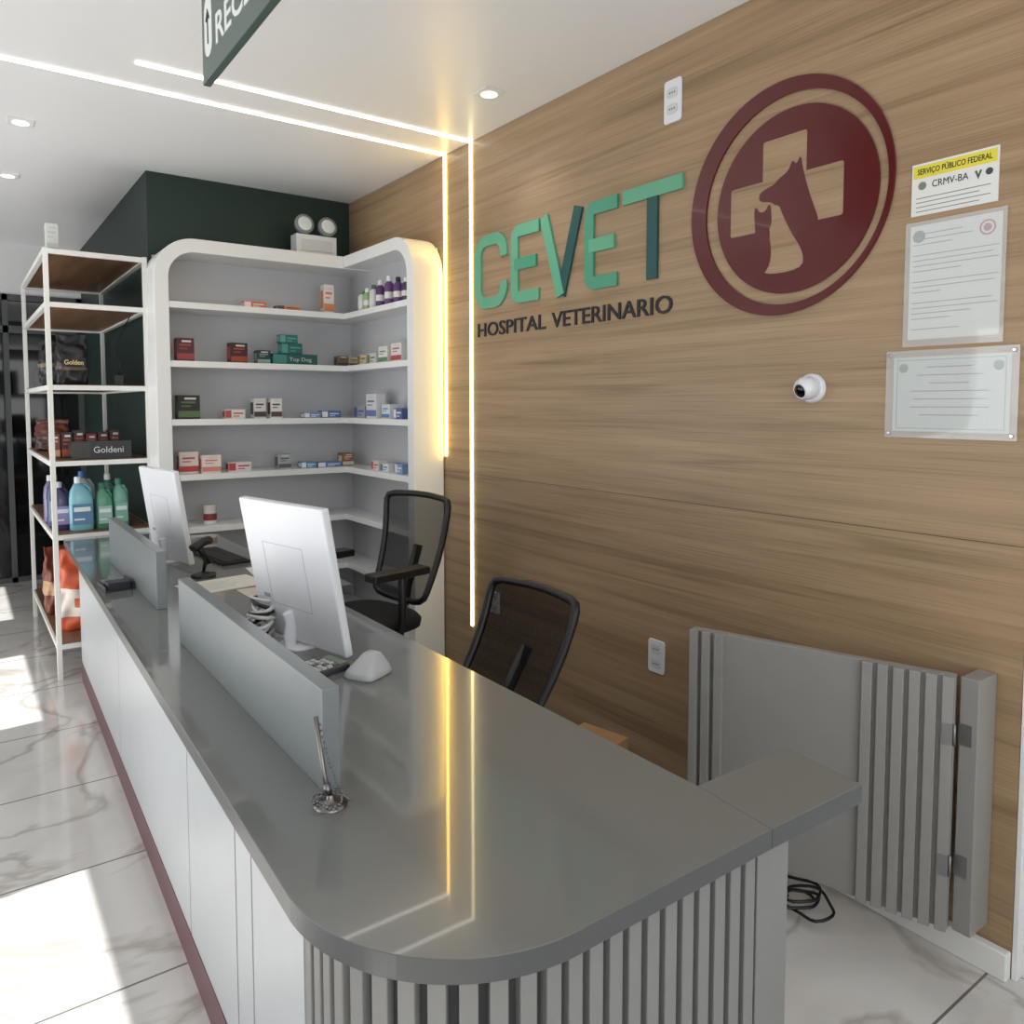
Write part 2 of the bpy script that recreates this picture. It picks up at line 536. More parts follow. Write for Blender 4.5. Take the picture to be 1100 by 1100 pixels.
# ------------------------------------------------------------ pharmacy shelving
r = root('wall_shelving', (1.5, 4.7, 0), 0, 'white corner shelving unit with rounded top corners and grey back', 'shelving')
O = r.location
SY, SX, TZ = 4.55, 2.0, 2.42
def arch(x0, xe, th, rad):
    o = [(x0, 0)] + arc(x0 + rad, TZ - rad, rad, 180, 90, 16) + [(xe, TZ)]
    i = [(x0 + th, 0)] + arc(x0 + rad, TZ - rad, rad - th, 180, 90, 16) + [(xe, TZ - th)]
    return o + i[::-1]
b = MB(); b.prism(arch(0.905, 2.185, 0.075, 0.22), 0, 0.30, M_WHITE, MFRONT(0, 4.85, 0)); b.done('frame', r, O, bevel=0.003)
b = MB()
Mr = Matrix(((0, 0, 1, SX), (1, 0, 0, 0), (0, 1, 0, 0), (0, 0, 0, 1)))
b.prism(arch(3.66, SY, 0.07, 0.22), 0, 0.185, M_WHITE, Mr); b.done('frame', r, O, bevel=0.003)
for z in (2.07, 1.745, 1.42, 1.11, 0.81, 0.50, 0.2):
    b = MB()
    b.prism([(0.975, SY + .004), (SX + .004, SY + .004), (SX + .004, 3.725), (2.175, 3.725), (2.175, 4.845), (0.975, 4.845)], z - 0.035, z, M_WHITE)
    b.done('shelf', r, O, bevel=0.002)
b = MB(); b.box(0.96, 2.18, 4.846, 4.872, 0.0, 2.36, M_SHELFBACK); b.box(2.176, 2.188, 3.72, 4.846, 0.0, 2.36, M_SHELFBACK)
b.done('back_panel', r, O)

r = root('emergency_light', (1.87, 4.70, 2.42), 0, 'white twin-head emergency light standing on top of the shelving', 'emergency light')
b = MB(); b.box(-0.13, 0.13, -0.05, 0.05, 0, 0.13, M_PLWHITE); b.box(-0.1, 0.1, -0.055, -0.05, 0.03, 0.10, C((205, 208, 210))); b.done('housing', r, bevel=0.008)
for sx in (-0.075, 0.075):
    Mh = Matrix.Translation((sx, -0.03, 0.19)) @ Matrix.Rotation(math.radians(80), 4, 'X')
    b = MB(); b.lathe([(0.025, -0.05), (0.05, -0.03), (0.06, 0.0), (0.06, 0.02), (0.053, 0.022)], C((130, 136, 136), .25), Mh, 24)
    b.lathe([(0.05, 0.02), (0.03, 0.026)], mat('lens', (225, 232, 232), 0.05), Mh, 24)
    b.tube([(sx, 0, 0.13), (sx, -0.005, 0.17)], 0.012, M_PLWHITE)
    b.done('lamp_head', r)

# ------------------------------------------------------------ products
def carton(x, y, z, w, d, h, base, band, txt=None, rot=0.0, label='small printed medicine carton on the shelf', grp='medicine cartons on the shelving', name='medicine_box', side=False):
    r = root(name, (x, y, z), rot, label, 'medicine box' if name == 'medicine_box' else 'box', grp)
    b = MB(); b.box(-w / 2, w / 2, -d / 2, d / 2, 0, h, C(base)); b.done('carton', r, bevel=min(0.0015, h / 8))
    b = MB()
    f = -d / 2 - 0.0008; g = -d / 2 + .001
    if h > w * 0.8:
        b.box(-w / 2 + 0.001, w / 2 - 0.001, f, g, h * 0.08, h * 0.34, C(band))
        b.box(-w * 0.34, w * 0.3, f, g, h * 0.66, h * 0.74, C(band))
        b.box(-w * 0.34, w * 0.1, f, g, h * 0.52, h * 0.57, C(band))
        b.box(-w * 0.2, w * 0.32, f, g, h * 0.82, h * 0.9, C((210, 205, 196)))
    else:
        b.box(-w / 2 + 0.001, -w * 0.2, f, g, h * 0.1, h * 0.9, C(band))
        if not txt:
            b.box(-w * 0.1, w * 0.4, f, g, h * 0.50, h * 0.66, C(band))
            b.box(-w * 0.1, w * 0.2, f, g, h * 0.22, h * 0.32, C(band))
    b.box(-w / 2 - 0.0008, -w / 2 + 0.001, -d * 0.35, d * 0.35, h * 0.2, h * 0.8, C(band))
    if txt:
        b.text(txt, w * 0.5, h * 0.34, 0.001, C((200, 205, 200)), MFRONT(-w * 0.14, f, h * 0.34), bold=0.0)
    b.done('printed_label', r)
    return r

def sx_of(px):
    d = px - 200.0
    return 1.07 + 0.0052 * d + 0.0000026 * d * d
K = 0.0054
left_items = [
 (2.07, 262, 285, 7, (206, 110, 82), (232, 222, 212), None),
 (2.07, 296, 322, 5, (212, 140, 80), (70, 70, 76), None),
 (2.07, 348, 359, 33, (222, 216, 210), (206, 130, 80), None),
 (1.745, 191, 209, 24, (78, 30, 36), (150, 60, 54), None),
 (1.745, 248, 266, 22, (62, 28, 32), (160, 66, 50), None),
 (1.745, 276, 290, 15, (38, 44, 46), (120, 160, 146), None),
 (1.745, 292, 340, 12, (30, 84, 82), (60, 128, 122), 'Top Dog'),
 (1.745, 362, 373, 12, (112, 90, 62), (60, 52, 46), None),
 (1.745, 374, 385, 11, (176, 162, 134), (104, 76, 54), None),
 (1.42, 192, 215, 25, (34, 34, 32), (84, 112, 66), None),
 (1.42, 241, 262, 10, (218, 214, 208), (176, 78, 70), None),
 (1.42, 271, 284, 22, (214, 210, 206), (66, 58, 54), None),
 (1.42, 288, 300, 22, (218, 216, 212), (84, 62, 52), None),
 (1.42, 325, 343, 6, (110, 142, 186), (228, 228, 228), None),
 (1.42, 345, 366, 8, (76, 112, 164), (228, 228, 228), None),
 (1.11, 192, 212, 23, (214, 204, 196), (176, 66, 66), None),
 (1.11, 214, 234, 19, (224, 212, 204), (206, 126, 116), None),
 (1.11, 243, 267, 10, (212, 208, 204), (176, 66, 66), None),
 (1.11, 296, 310, 17, (162, 166, 168), (90, 92, 96), None),
 (1.11, 320, 336, 7, (86, 140, 172), (224, 228, 230), None),
 (1.11, 338, 364, 6, (98, 120, 172), (224, 228, 230), None),
 (1.11, 367, 380, 15, (142, 98, 66), (216, 202, 184), None),
]
for (z, a, c, hh, base, band, t) in left_items:
    x0, x1 = sx_of(a), sx_of(c)
    carton((x0 + x1) / 2, 4.64 + random.uniform(-.01, .03), z, (x1 - x0), 0.07, hh * K, base, band, t,
           rot=random.uniform(-.06, .06) if (c - a) < 20 else 0,
           label={None: 'small printed medicine carton standing on a white shelf'}.get(t, 'dark teal pet product box on the shelving'))
carton(sx_of(312), 4.64, 1.745 + 12 * K, 0.13, 0.065, 0.065, (32, 92, 88), (74, 144, 132), None, label='dark teal pet product box stacked on another')
carton(sx_of(309), 4.64, 1.745 + 12 * K + 0.065, 0.11, 0.06, 0.05, (40, 104, 98), (96, 156, 144), None, label='small teal carton on top of a stack')
def ry_of(px): return 4.52 - 0.0124 * (px - 385)
K2 = 0.0052
for (z, a, c, hh, base, band) in [
 (1.745, 392, 401, 12, (196, 180, 148), (120, 96, 70)), (1.745, 403, 412, 12, (198, 198, 194), (96, 120, 96)),
 (1.745, 415, 424, 18, (218, 216, 210), (96, 134, 96)), (1.745, 428, 438, 20, (216, 214, 212), (170, 76, 72)),
 (1.42, 387, 399, 14, (150, 155, 165), (70, 84, 140)), (1.42, 401, 412, 28, (214, 214, 216), (100, 116, 164)), (1.42, 418, 426, 16, (210, 214, 218), (76, 120, 164)), (1.42, 430, 438, 12, (82, 98, 156), (215, 215, 215)),
 (1.11, 406, 414, 11, (218, 204, 198), (180, 92, 82)), (1.11, 416, 424, 9, (215, 215, 215), (90, 120, 164)), (1.11, 431, 438, 11, (124, 148, 186), (215, 215, 215))]:
    y0, y1 = ry_of(c), ry_of(a)
    carton(2.065, (y0 + y1) / 2, z, y1 - y0, 0.06, hh * K2, base, band, None, rot=-math.pi / 2, label='small printed medicine carton on the short side shelf')
for (px, hh, body, cap) in [(393, 25, (205, 208, 204), (90, 150, 84)), (399, 26, (150, 176, 128), (230, 230, 230)), (406, 28, (210, 210, 210), (60, 110, 76)),
                            (413, 31, (84, 52, 104), (225, 225, 225)), (422, 33, (98, 60, 116), (230, 230, 230)), (431, 29, (90, 54, 108), (36, 32, 40)), (439, 26, (66, 52, 90), (230, 230, 230))]:
    r = root('product_bottle', (2.065, ry_of(px), 2.07), 0, 'slim product bottle with cap on the top side shelf', 'bottle', 'bottles on the top side shelf')
    h = hh * K2
    b = MB(); b.lathe([(0.024, 0), (0.027, 0.004), (0.027, h * 0.72), (0.014, h * 0.82)], C(body), None, 16); b.done('bottle_body', r)
    b = MB(); b.lathe([(0.0145, h * 0.8), (0.0145, h * 0.97), (0.012, h)], C(cap), None, 14); b.done('cap', r)
    b = MB(); b.lathe([(0.0274, h * 0.24), (0.0274, h * 0.46)], C((214, 214, 210)), None, 16); b.done('label', r)
r = root('food_tin', (sx_of(224), 4.66, 0.81), 0, 'white and red tin standing on the low shelf', 'tin')
b = MB(); b.lathe([(0.036, 0), (0.038, 0.004), (0.036, 0.008), (0.036, 0.10), (0.038, 0.105), (0.036, 0.11)], C((215, 212, 208)), None, 24); b.done('can_body', r)
b = MB(); b.lathe([(0.0365, 0.02), (0.0365, 0.06)], C((130, 50, 50)), None, 24); b.done('label', r)

# ------------------------------------------------------------ metal rack with timber boards
r = root('display_rack', (0.66, 5.5, 0), 0, 'tall white steel rack with brown timber boards beside the green wall', 'rack')
O = r.location
RX0, RX1, RY0, RY1 = 0.425, 0.905, 4.79, 6.35
for x in (RX0, RX1):
    for y in (RY0, RY1):
        b = MB(); b.box(x - .0125, x + .0125, y - .0125, y + .0125, 0, 2.33, M_STEELW); b.done('post', r, O, bevel=0.002)
rz = (2.33, 2.05, 1.61, 1.20, 0.80, 0.20)
for z in rz:
    b = MB(); b.box(RX0, RX1, RY0, RY1, z - 0.018, z, M_RACKWOOD)
    b.done('board', r, O)
    b = MB()
    for y in (RY0, RY1):
        b.box(RX0, RX1, y - .012, y + .012, z - 0.03, z - .004, M_STEELW)
    for x in (RX0, RX1):
        b.box(x - .012, x + .012, RY0, RY1, z - 0.03, z - .004, M_STEELW)
    b.done('shelf_rail', r, O)

def crumpled(name, loc, rot, w, d, h, bands, label, amp=.006, txt=None, seed=1, patch=None):
    rnd = random.Random(seed)
    r = root(name, loc, rot, label, 'bag')
    NZ, NA = 34, 44
    ph = [rnd.uniform(0, 6.28) for _ in range(8)]
    verts = []
    for j in range(NZ + 1):
        t = j / NZ
        hw = w / 2 * (1.0 if t < .75 else 1 - .08 * math.sin((t - .75) * 12))
        if t < .06: hw *= .9 + t * 1.7
        dd = d / 2 * (1 if t < .45 else max(.04, 1 - ((t - .45) / .47) ** 1.3))
        if t < .05: dd *= .85 + 3 * t
        for i in range(NA):
            a = 2 * math.pi * i / NA
            c, s = math.cos(a), math.sin(a)
            p = 3.0
            x = hw * math.copysign(abs(c) ** (2 / p), c); y = dd * math.copysign(abs(s) ** (2 / p), s)
            k = amp * (math.sin(5 * a + 9 * t + ph[0]) + .7 * math.sin(9 * a - 17 * t + ph[1]) + .6 * math.sin(3 * a + 31 * t + ph[2])) * (1 if t < .9 else .4)
            z = h * t + amp * 1.2 * math.sin(3 * a + ph[3]) * (t if t > .1 else 0)
            verts.append((x + k * c * .6, y + k * s, z))
    b = MB()
    b.add(verts, [], C(bands[0][2], .3))
    for j in range(NZ):
        t = (j + .5) / NZ
        colr = bands[0][2]
        for (f0, f1, cc) in bands:
            if f0 <= t < f1: colr = cc
        for i in range(NA):
            i2 = (i + 1) % NA
            cc = colr
            a = 2 * math.pi * (i + .5) / NA
            if patch and patch[0] < t < patch[1] and patch[2] < a + .25 * math.sin(t * 22) < patch[3]:
                cc = patch[4]
            k = b.m(C(cc, .3))
            b.f.append([j * NA + i, j * NA + i2, (j + 1) * NA + i2, (j + 1) * NA + i]); b.mi.append(k); b.sm.append(True)
    b.f.append(list(range(NA))[::-1]); b.mi.append(0); b.sm.append(False)
    b.f.append(list(range(NZ * NA, (NZ + 1) * NA))); b.mi.append(0); b.sm.append(False)
    b.done('bag_body', r)
    if txt:
        b = MB()
        b.text(txt, w * .6, h * .09, 0.002, C((225, 205, 150)), MFRONT(-w * .3, -d * .5 - amp - .001, h * .40), bold=0.01)
        b.done('printed_label', r)
BK = (24, 24, 26)
crumpled('pet_food_bag', (0.545, 4.93, 1.61), .1, .155, .10, .28, [(0, 1, BK), (.3, .34, (92, 80, 58))], 'black pet food bag standing on the rack', .004, 'Golden', 3)
crumpled('pet_food_bag', (0.50, 5.25, 1.61), -.1, .17, .10, .26, [(0, 1, (28, 28, 30)), (.4, .5, (120, 110, 90))], 'second black pet food bag behind another', .005, None, 4)
crumpled('pet_food_bag', (0.53, 5.9, 1.20), -.3, .2, .11, .2, [(0, 1, (60, 34, 30)), (.5, 1, (96, 50, 40))], 'dark brown snack bag at the back of the rack', .004, None, 5)
crumpled('pet_food_bag', (0.55, 5.08, 0.20), -.35, .20, .12, .46, [(0, 1, (200, 88, 52))], 'crumpled orange pet food bag with pale print on the bottom board', .008, None, 6, (.18, .52, 3.7, 4.9, (216, 206, 196)))
crumpled('pet_food_bag', (0.52, 5.55, 0.20), .2, .20, .12, .42, [(0, 1, (120, 60, 44)), (.3, .5, (190, 150, 110))], 'brown and tan pet food bag further along the bottom board', .007, None, 8)
carton(0.67, 4.90, 1.20, 0.30, 0.13, 0.10, (24, 24, 26), (60, 56, 52), 'Goldeni', label='black display box of pet treats on the rack', grp='display boxes on the rack', name='treat_box')
for i, (cx, cc, c2) in enumerate(((.46, (120, 56, 42), (206, 150, 110)), (.52, (52, 34, 30), (170, 74, 50)), (.58, (58, 36, 32), (160, 60, 44)), (.64, (120, 48, 38), (214, 170, 90)), (.70, (50, 34, 30), (150, 58, 42)), (.76, (56, 38, 32), (170, 90, 50)))):
    carton(cx, 5.06, 1.20, 0.054, 0.09, 0.135 + .01 * (i % 3), cc, c2, None, 0.03 * (i - 2), 'small dark red-brown treat pack behind the display box', 'treat packs on the rack', 'treat_box')
carton(0.475, 4.98, 2.33, 0.06, 0.07, 0.16, (218, 220, 218), (196, 204, 200), None, label='tall white carton on top of the rack', grp='display boxes on the rack', name='storage_box')
def jug(x, y, z, w, d, h, col, cap, lab, label, rot=0.0):
    r = root('cleaner_bottle', (x, y, z), rot, label, 'bottle', 'cleaning liquid bottles on the rack')
    b = MB()
    b.loft([(0, w * .46, d * .46), (h * .02, w * .5, d * .5), (h * .58, w * .5, d * .5), (h * .74, w * .4, d * .42, -w * .05), (h * .84, w * .2, d * .26, -w * .12), (h * .88, w * .16, d * .24, -w * .12)], C(col, 0.15), None, 24, 3.2)
    b.done('bottle_body', r)
    b = MB(); b.tube([(w * .02, 0, h * .84), (w * .22, 0, h * .84), (w * .38, 0, h * .74), (w * .42, 0, h * .6)], 0.009, C(col, 0.15)); b.done('handle', r)
    b = MB(); b.lathe([(0.017, 0), (0.017, h * .1), (0.014, h * .12)], C(cap), Matrix.Translation((-w * .12, 0, h * .88)), 16); b.done('cap', r)
    b = MB(); b.box(-w * .4, w * .4, -d * .5 - .002, -d * .45, h * .12, h * .5, C(lab))
    b.box(-w * .34, w * .34, -d * .5 - .003, -d * .45, h * .36, h * .44, C((214, 222, 226)))
    b.box(-w * .34, w * .1, -d * .5 - .003, -d * .45, h * .2, h * .23, C((214, 222, 226)))
    b.done('printed_label', r)
jug(0.475, 4.98, 0.80, 0.09, 0.08, 0.27, (70, 62, 100), (206, 212, 216), (150, 130, 176), 'violet cleaning liquid bottle on the rack')
jug(0.565, 4.90, 0.80, 0.12, 0.08, 0.30, (120, 176, 190), (222, 228, 232), (84, 124, 160), 'pale turquoise cleaning liquid bottle on the rack')
jug(0.68, 4.90, 0.80, 0.085, 0.075, 0.26, (76, 140, 112), (50, 110, 88), (150, 184, 172), 'sea-green cleaning liquid bottle on the rack')
jug(0.765, 4.91, 0.80, 0.08, 0.07, 0.28, (100, 156, 140), (60, 120, 104), (120, 170, 150), 'pale green cleaning liquid bottle on the rack')
jug(0.60, 5.03, 0.80, 0.11, 0.08, 0.32, (176, 192, 200), (72, 112, 168), (76, 116, 166), 'pale blue cleaning liquid bottle behind the others')
jug(0.73, 5.03, 0.80, 0.10, 0.08, 0.30, (60, 112, 100), (214, 222, 214), (176, 200, 188), 'dark green cleaning liquid bottle behind the others')
jug(0.47, 5.14, 0.80, 0.10, 0.08, 0.30, (52, 70, 104), (214, 214, 214), (186, 194, 210), 'dark blue cleaning liquid bottle at the back')
jug(0.47, 5.36, 0.80, 0.10, 0.08, 0.28, (120, 110, 150), (214, 214, 214), (206, 200, 214), 'lilac cleaning liquid bottle at the back')
r = root('power_adapter', (0.78, 4.93, 1.61), 0, 'small black adapter with a cable hanging against the green wall', 'adapter')
b = MB(); b.box(-.025, .025, -.02, .02, 0, .06, M_BLACK); b.done('housing', r, bevel=.004)
b = MB(); b.tube([(0, 0, .06), (0.01, 0, .12), (-0.02, 0.01, .2), (0.0, .01, .27), (0.03, 0.01, .32), (0.07, 0.012, .40)], 0.003, M_BLACK); b.done('cable', r)

# ------------------------------------------------------------ hanging sign
r = root('hanging_sign', (0.6, 1.6, 2.39), 0, 'green-grey board hanging from the ceiling with white lettering', 'sign')
b = MB(); b.box(0, 0.02, -0.5, 0.70, 0, 0.45, M_SIGN); b.done('board', r, bevel=0.002)
Ms = Matrix(((0, 0, -1, 0.0), (-1, 0, 0, 0.56), (0, 1, 0, 0.062), (0, 0, 0, 1)))
b = MB(); b.text('RECEPÇÃO', 0.66, 0.075, 0.002, C((225, 228, 225)), Ms, bold=0.01); b.done('lettering', r)
b = MB()
Mp = Matrix(((0, 0, -1, 0.0), (-1, 0, 0, 0.635), (0, 1, 0, 0.06), (0, 0, 0, 1)))
b.prism(arc(0, 0.0325, 0.035, 180, 360, 12) + arc(0, 0.12, 0.035, 0, 180, 12), 0, 0.0015, C((225, 228, 225)), Mp)
b.stroke([(0, 0.03), (0, 0.11)], 0.007, 0.0015, 0.003, M_TXT, Mp)
b.stroke([(-0.015, 0.092), (0, 0.115), (0.015, 0.092)], 0.007, 0.0015, 0.003, M_TXT, Mp)
b.done('arrow_symbol', r)

# ------------------------------------------------------------ wall lettering
ME = Matrix(((0, 0, -1, 0), (-1, 0, 0, 0), (0, 1, 0, 0), (0, 0, 0, 1)))
MINT, MID, TEAL, DEEP = C((96, 164, 132), .45), C((72, 148, 118), .45), C((28, 96, 88), .45), C((20, 76, 74), .45)
SW = 0.054
def letter(y_left, width, strokes, label):
    r = root('wall_letter', (WX, y_left, 1.98), 0, label, 'letter', 'raised sign letters on the timber wall')
    for k, (pts, mm, dep) in enumerate(strokes):
        b = MB(); b.stroke(pts, SW, 0.0, 0.011 + dep, mm, ME)
        b.done('letter_stroke', r)
H = 0.362; s2 = SW / 2
def cpath(w):
    ra = 0.075
    return [(w - s2, H * 0.665)] + arc(w - s2 - ra, H - s2 - ra, ra, 0, 90, 8)[1:] + arc(s2 + ra, H - s2 - ra, ra, 90, 180, 8) + arc(s2 + ra, s2 + ra, ra, 180, 270, 8) + arc(w - s2 - ra, s2 + ra, ra, 270, 360, 8)[:-1] + [(w - s2, H * 0.335)]
def epath(w):
    ra = 0.032
    return [(w, H - s2)] + arc(s2 + ra, H - s2 - ra, ra, 90, 180, 5) + arc(s2 + ra, s2 + ra, ra, 180, 270, 5) + [(w, s2)]
letter(3.334, .28, [(cpath(0.280), MINT, 0)], 'raised mint green letter C on the timber wall')
letter(3.020, .215, [(epath(0.215), MINT, 0), ([(s2, H / 2), (0.195, H / 2)], MID, 0.0015)], 'raised green letter E on the timber wall')
letter(2.790, .28, [([(s2 - .004, H), (0.140, 0.0)], MINT, 0.0015), ([(0.140, 0.0), (0.284 - s2, H)], DEEP, 0)], 'raised two-tone green letter V on the timber wall')
letter(2.490, .195, [(epath(0.195), MID, 0), ([(s2, H / 2), (0.178, H / 2)], MINT, 0.0015)], 'raised green letter E on the timber wall')
letter(2.262, .31, [([(0.158, 0), (0.158, H - .01)], DEEP, 0), ([(0, H - s2), (0.308, H - s2)], MINT, 0.0015)], 'raised letter T with mint bar and dark teal stem')
r = root('wall_lettering', (WX, 3.317, 1.845), 0, 'small black raised lettering under the big green letters', 'lettering')
for (t, u0, w) in (('HOSPITAL', 0.0, 0.555), ('VETERINARIO', 0.60, 0.715)):
    b = MB(); b.text(t, w, 0.066, 0.006, M_TXT, Matrix(((0, 0, -1, 0), (-1, 0, 0, -u0), (0, 1, 0, 0), (0, 0, 0, 1))), bold=0.006)
    b.done('word', r)

# emblem (flat acrylic: thin ring, disc, cross inlay, animal silhouettes)
r = root('wall_emblem', (WX, 1.53, 2.15), 0, 'round maroon emblem with cross, dog and cat silhouettes on wall', 'emblem')
b = MB()
n = 96
oc, orad = (-0.010, 0.012), 0.371
ic, irad = (0.014, 0.004), 0.330
vo = [(oc[0] + orad * math.cos(2 * math.pi * i / n), oc[1] + orad * math.sin(2 * math.pi * i / n)) for i in range(n)]
vi = [(ic[0] + irad * math.cos(2 * math.pi * i / n), ic[1] + irad * math.sin(2 * math.pi * i / n)) for i in range(n)]
TD = 0.008
V = [(p[0], p[1], 0) for p in vo] + [(p[0], p[1], TD) for p in vo] + [(p[0], p[1], 0) for p in vi] + [(p[0], p[1], TD) for p in vi]
Fc = []
for i in range(n):
    j = (i + 1) % n
    Fc += [(i, j, n + j, n + i), (n + i, n + j, 3 * n + j, 3 * n + i), (3 * n + i, 3 * n + j, 2 * n + j, 2 * n + i)]
b.add(V, Fc, M_MAROON, ME); b.done('outer_ring', r)
b = MB(); b.prism(arc(0.026, -0.002, 0.290, 0, 360, 96)[:-1], 0, TD, M_MAROON, ME); b.done('disc', r)
def rbox(x0, x1, y0, y1, ra):
    return arc(x0 + ra, y0 + ra, ra, 180, 270, 4) + arc(x1 - ra, y0 + ra, ra, 270, 360, 4) + arc(x1 - ra, y1 - ra, ra, 0, 90, 4) + arc(x0 + ra, y1 - ra, ra, 90, 180, 4)
q_ = .008
def cr(cx, cy, a0):
    return arc(cx, cy, q_, a0, a0 + 90, 3)
a_, l_ = 0.080, 0.206
cross = cr(a_ - q_, l_ - q_, 0) + cr(-a_ + q_, l_ - q_, 90) + [(-a_, a_)] + cr(-l_ + q_, a_ - q_, 90) + cr(-l_ + q_, -a_ + q_, 180) + [(-a_, -a_)] + [(a_, -a_)] + cr(l_ - q_, -a_ + q_, 270) + cr(l_ - q_, a_ - q_, 0) + [(a_, a_)]
b = MB(); b.prism(cross, TD - .0005, TD + .0004, M_WOOD, ME); b.done('cross', r)
def smooth(pl, it=2):
    for _ in range(it):
        o = []
        for i in range(len(pl)):
            a, c = pl[i], pl[(i + 1) % len(pl)]
            o += [(a[0] * .75 + c[0] * .25, a[1] * .75 + c[1] * .25), (a[0] * .25 + c[0] * .75, a[1] * .25 + c[1] * .75)]
        pl = o
    return pl
dog = [(-0.090, 0.046), (-0.094, 0.026), (-0.080, 0.014), (-0.050, 0.010), (-0.030, -0.004), (-0.018, -0.030), (-0.002, -0.062), (0.010, -0.10), (0.06, -0.12),
       (0.124, -0.088), (0.124, -0.070), (0.112, -0.040), (0.098, -0.005), (0.086, 0.030), (0.076, 0.062), (0.068, 0.092), (0.060, 0.134), (0.044, 0.106), (0.030, 0.126), (0.018, 0.098), (0.002, 0.086), (-0.018, 0.078), (-0.036, 0.062), (-0.064, 0.056)]
b = MB(); b.prism(smooth(dog, 1), TD, TD + .0008, M_INLAY, ME); b.done('dog_silhouette', r)
chest = [(-0.046, -0.004), (-0.016, -0.006), (-0.002, -0.040), (0.016, -0.075), (0.036, -0.110), (0.060, -0.145), (0.076, -0.180), (0.074, -0.212), (0.03, -0.224), (-0.04, -0.224), (-0.072, -0.214), (-0.062, -0.18), (-0.048, -0.12), (-0.05, -0.06)]
b = MB(); b.prism(smooth(chest, 1), TD + .0003, TD + .0012, M_WOOD, ME); b.done('chest_area', r)
cat = [(-0.108, -0.046), (-0.110, -0.004), (-0.103, 0.004), (-0.088, -0.018), (-0.068, -0.018), (-0.053, 0.004), (-0.046, -0.004), (-0.042, -0.046), (-0.044, -0.066), (-0.056, -0.084), (-0.050, -0.102), (-0.044, -0.130), (-0.042, -0.160), (-0.046, -0.188), (-0.056, -0.206), (-0.076, -0.228), (-0.10, -0.20), (-0.12, -0.12), (-0.104, -0.084)]
b = MB(); b.prism(smooth(cat, 1), TD + .0008, TD + .0018, M_INLAY, ME); b.done('cat_silhouette', r)

# ------------------------------------------------------------ wall things
def outlet(y, z, h, n, label):
    r = root('wall_outlet', (WX, y, z), 0, label, 'outlet', 'white wall outlets')
    b = MB(); b.prism(rbox(-.042, .042, -h / 2, h / 2, .012), 0, .008, M_PLWHITE, ME); b.done('cover_plate', r, bevel=.002)
    for k in range(n):
        v = (k - (n - 1) / 2) * 0.058
        b = MB(); b.prism(rbox(-.026, .026, v - .018, v + .018, .012), .007, .010, C((205, 205, 202)), ME)
        for q in (-.011, 0, .011):
            b.lathe([(0.003, 0.0095), (0.003, 0.0105)], M_DARK, ME @ Matrix.Translation((q, v, 0)), 8)
        b.done('socket', r)
outlet(2.01, 2.615, 0.155, 2, 'white double wall outlet high on the timber wall')
outlet(2.06, 0.523, 0.13, 2, 'white double wall outlet low on the timber wall')
outlet(3.17, 0.504, 0.11, 2, 'white wall outlet behind the near chair')
r = root('security_camera', (WX, 1.415, 1.552), 0, 'small white ball-shaped security camera on the timber wall', 'camera')
b = MB(); b.lathe([(0.046, 0), (0.046, 0.012), (0.040, 0.018)], M_PLWHITE, ME, 28); b.done('mount', r)
b = MB()
Mh = ME @ Matrix.Translation((0.0, 0, 0.036)) @ Matrix.Rotation(math.radians(20), 4, 'X') @ Matrix.Rotation(math.radians(-12), 4, 'Y')
b.lathe([(0.02, -0.034), (0.032, -0.02), (0.037, 0.0), (0.034, 0.016), (0.026, 0.027)], M_PLWHITE, Mh, 28); b.done('camera_ball', r)
b = MB(); b.lathe([(0.022, 0.026), (0.018, 0.031), (0.008, 0.033)], M_SCREEN, Mh, 24); b.done('lens', r)

def sheet(name, y1, y0, z1, z0, label, cat):
    r = root(name, (WX, y1, z0), 0, label, cat)
    return r, y1 - y0, z1 - z0
r, w, h = sheet('council_notice', 1.121, 0.90, 2.163, 2.022, 'white notice with yellow heading fixed to the timber wall', 'notice')
b = MB(); b.box(0, w, 0, h, 0, .004, M_PAPER, ME); b.done('sheet', r)
b = MB(); b.box(0.004, w - .004, h - .040, h - .006, .0041, .0046, C((222, 208, 70)), ME); b.done('heading_band', r)
b = MB(); b.text('SERVIÇO PÚBLICO FEDERAL', w * .86, .015, .0006, M_TXT, ME @ Matrix.Translation((w * .07, h - .030, 0)), z0=.0047, bold=.01)
b.text('CRMV-BA', w * .42, .018, .0006, M_TXT, ME @ Matrix.Translation((w * .25, h - .070, 0)), z0=.0042, bold=.0)
for k in range(4):
    b.box(w * .06, w * (.92 if k % 2 else .8), .010 + k * .012, .012 + k * .012, .0041, .0045, M_GREYTXT, ME)
b.lathe([(0.011, .0041), (0.011, .0046)], C((120, 130, 110)), ME @ Matrix.Translation((w * .13, h - .061, 0)), 20)
b.stroke([(w * .75, h - .053), (w * .78, h - .070), (w * .81, h - .053)], .005, .0041, .0046, C((70, 90, 80)), ME)
b.lathe([(0.009, .0041), (0.009, .0046)], C((70, 70, 76)), ME @ Matrix.Translation((w * .9, h - .061, 0)), 20)
b.done('printing', r)
r, w, h = sheet('framed_licence', 1.133, 0.875, 2.005, 1.662, 'portrait document in a clear acrylic sleeve on timber wall', 'document')
b = MB(); b.box(0.012, w - .012, 0.02, h - .01, 0.0, .003, M_PAPER, ME); b.done('sheet', r)
b = MB()
yy = h - .035
for k, ln in enumerate((.5, .6, .4, 0, .85, .8, .85, .5, 0, .85, .82, .3, 0, .8, .85, .6, .4, 0, .5)):
    if ln: b.box(w * .08, w * (.08 + ln), yy - k * .0145, yy - k * .0145 + .002, .0031, .0035, M_GREYTXT, ME)
b.lathe([(0.017, .0031), (0.017, .0036)], C((120, 125, 130)), ME @ Matrix.Translation((w * .14, h - .04, 0)), 20)
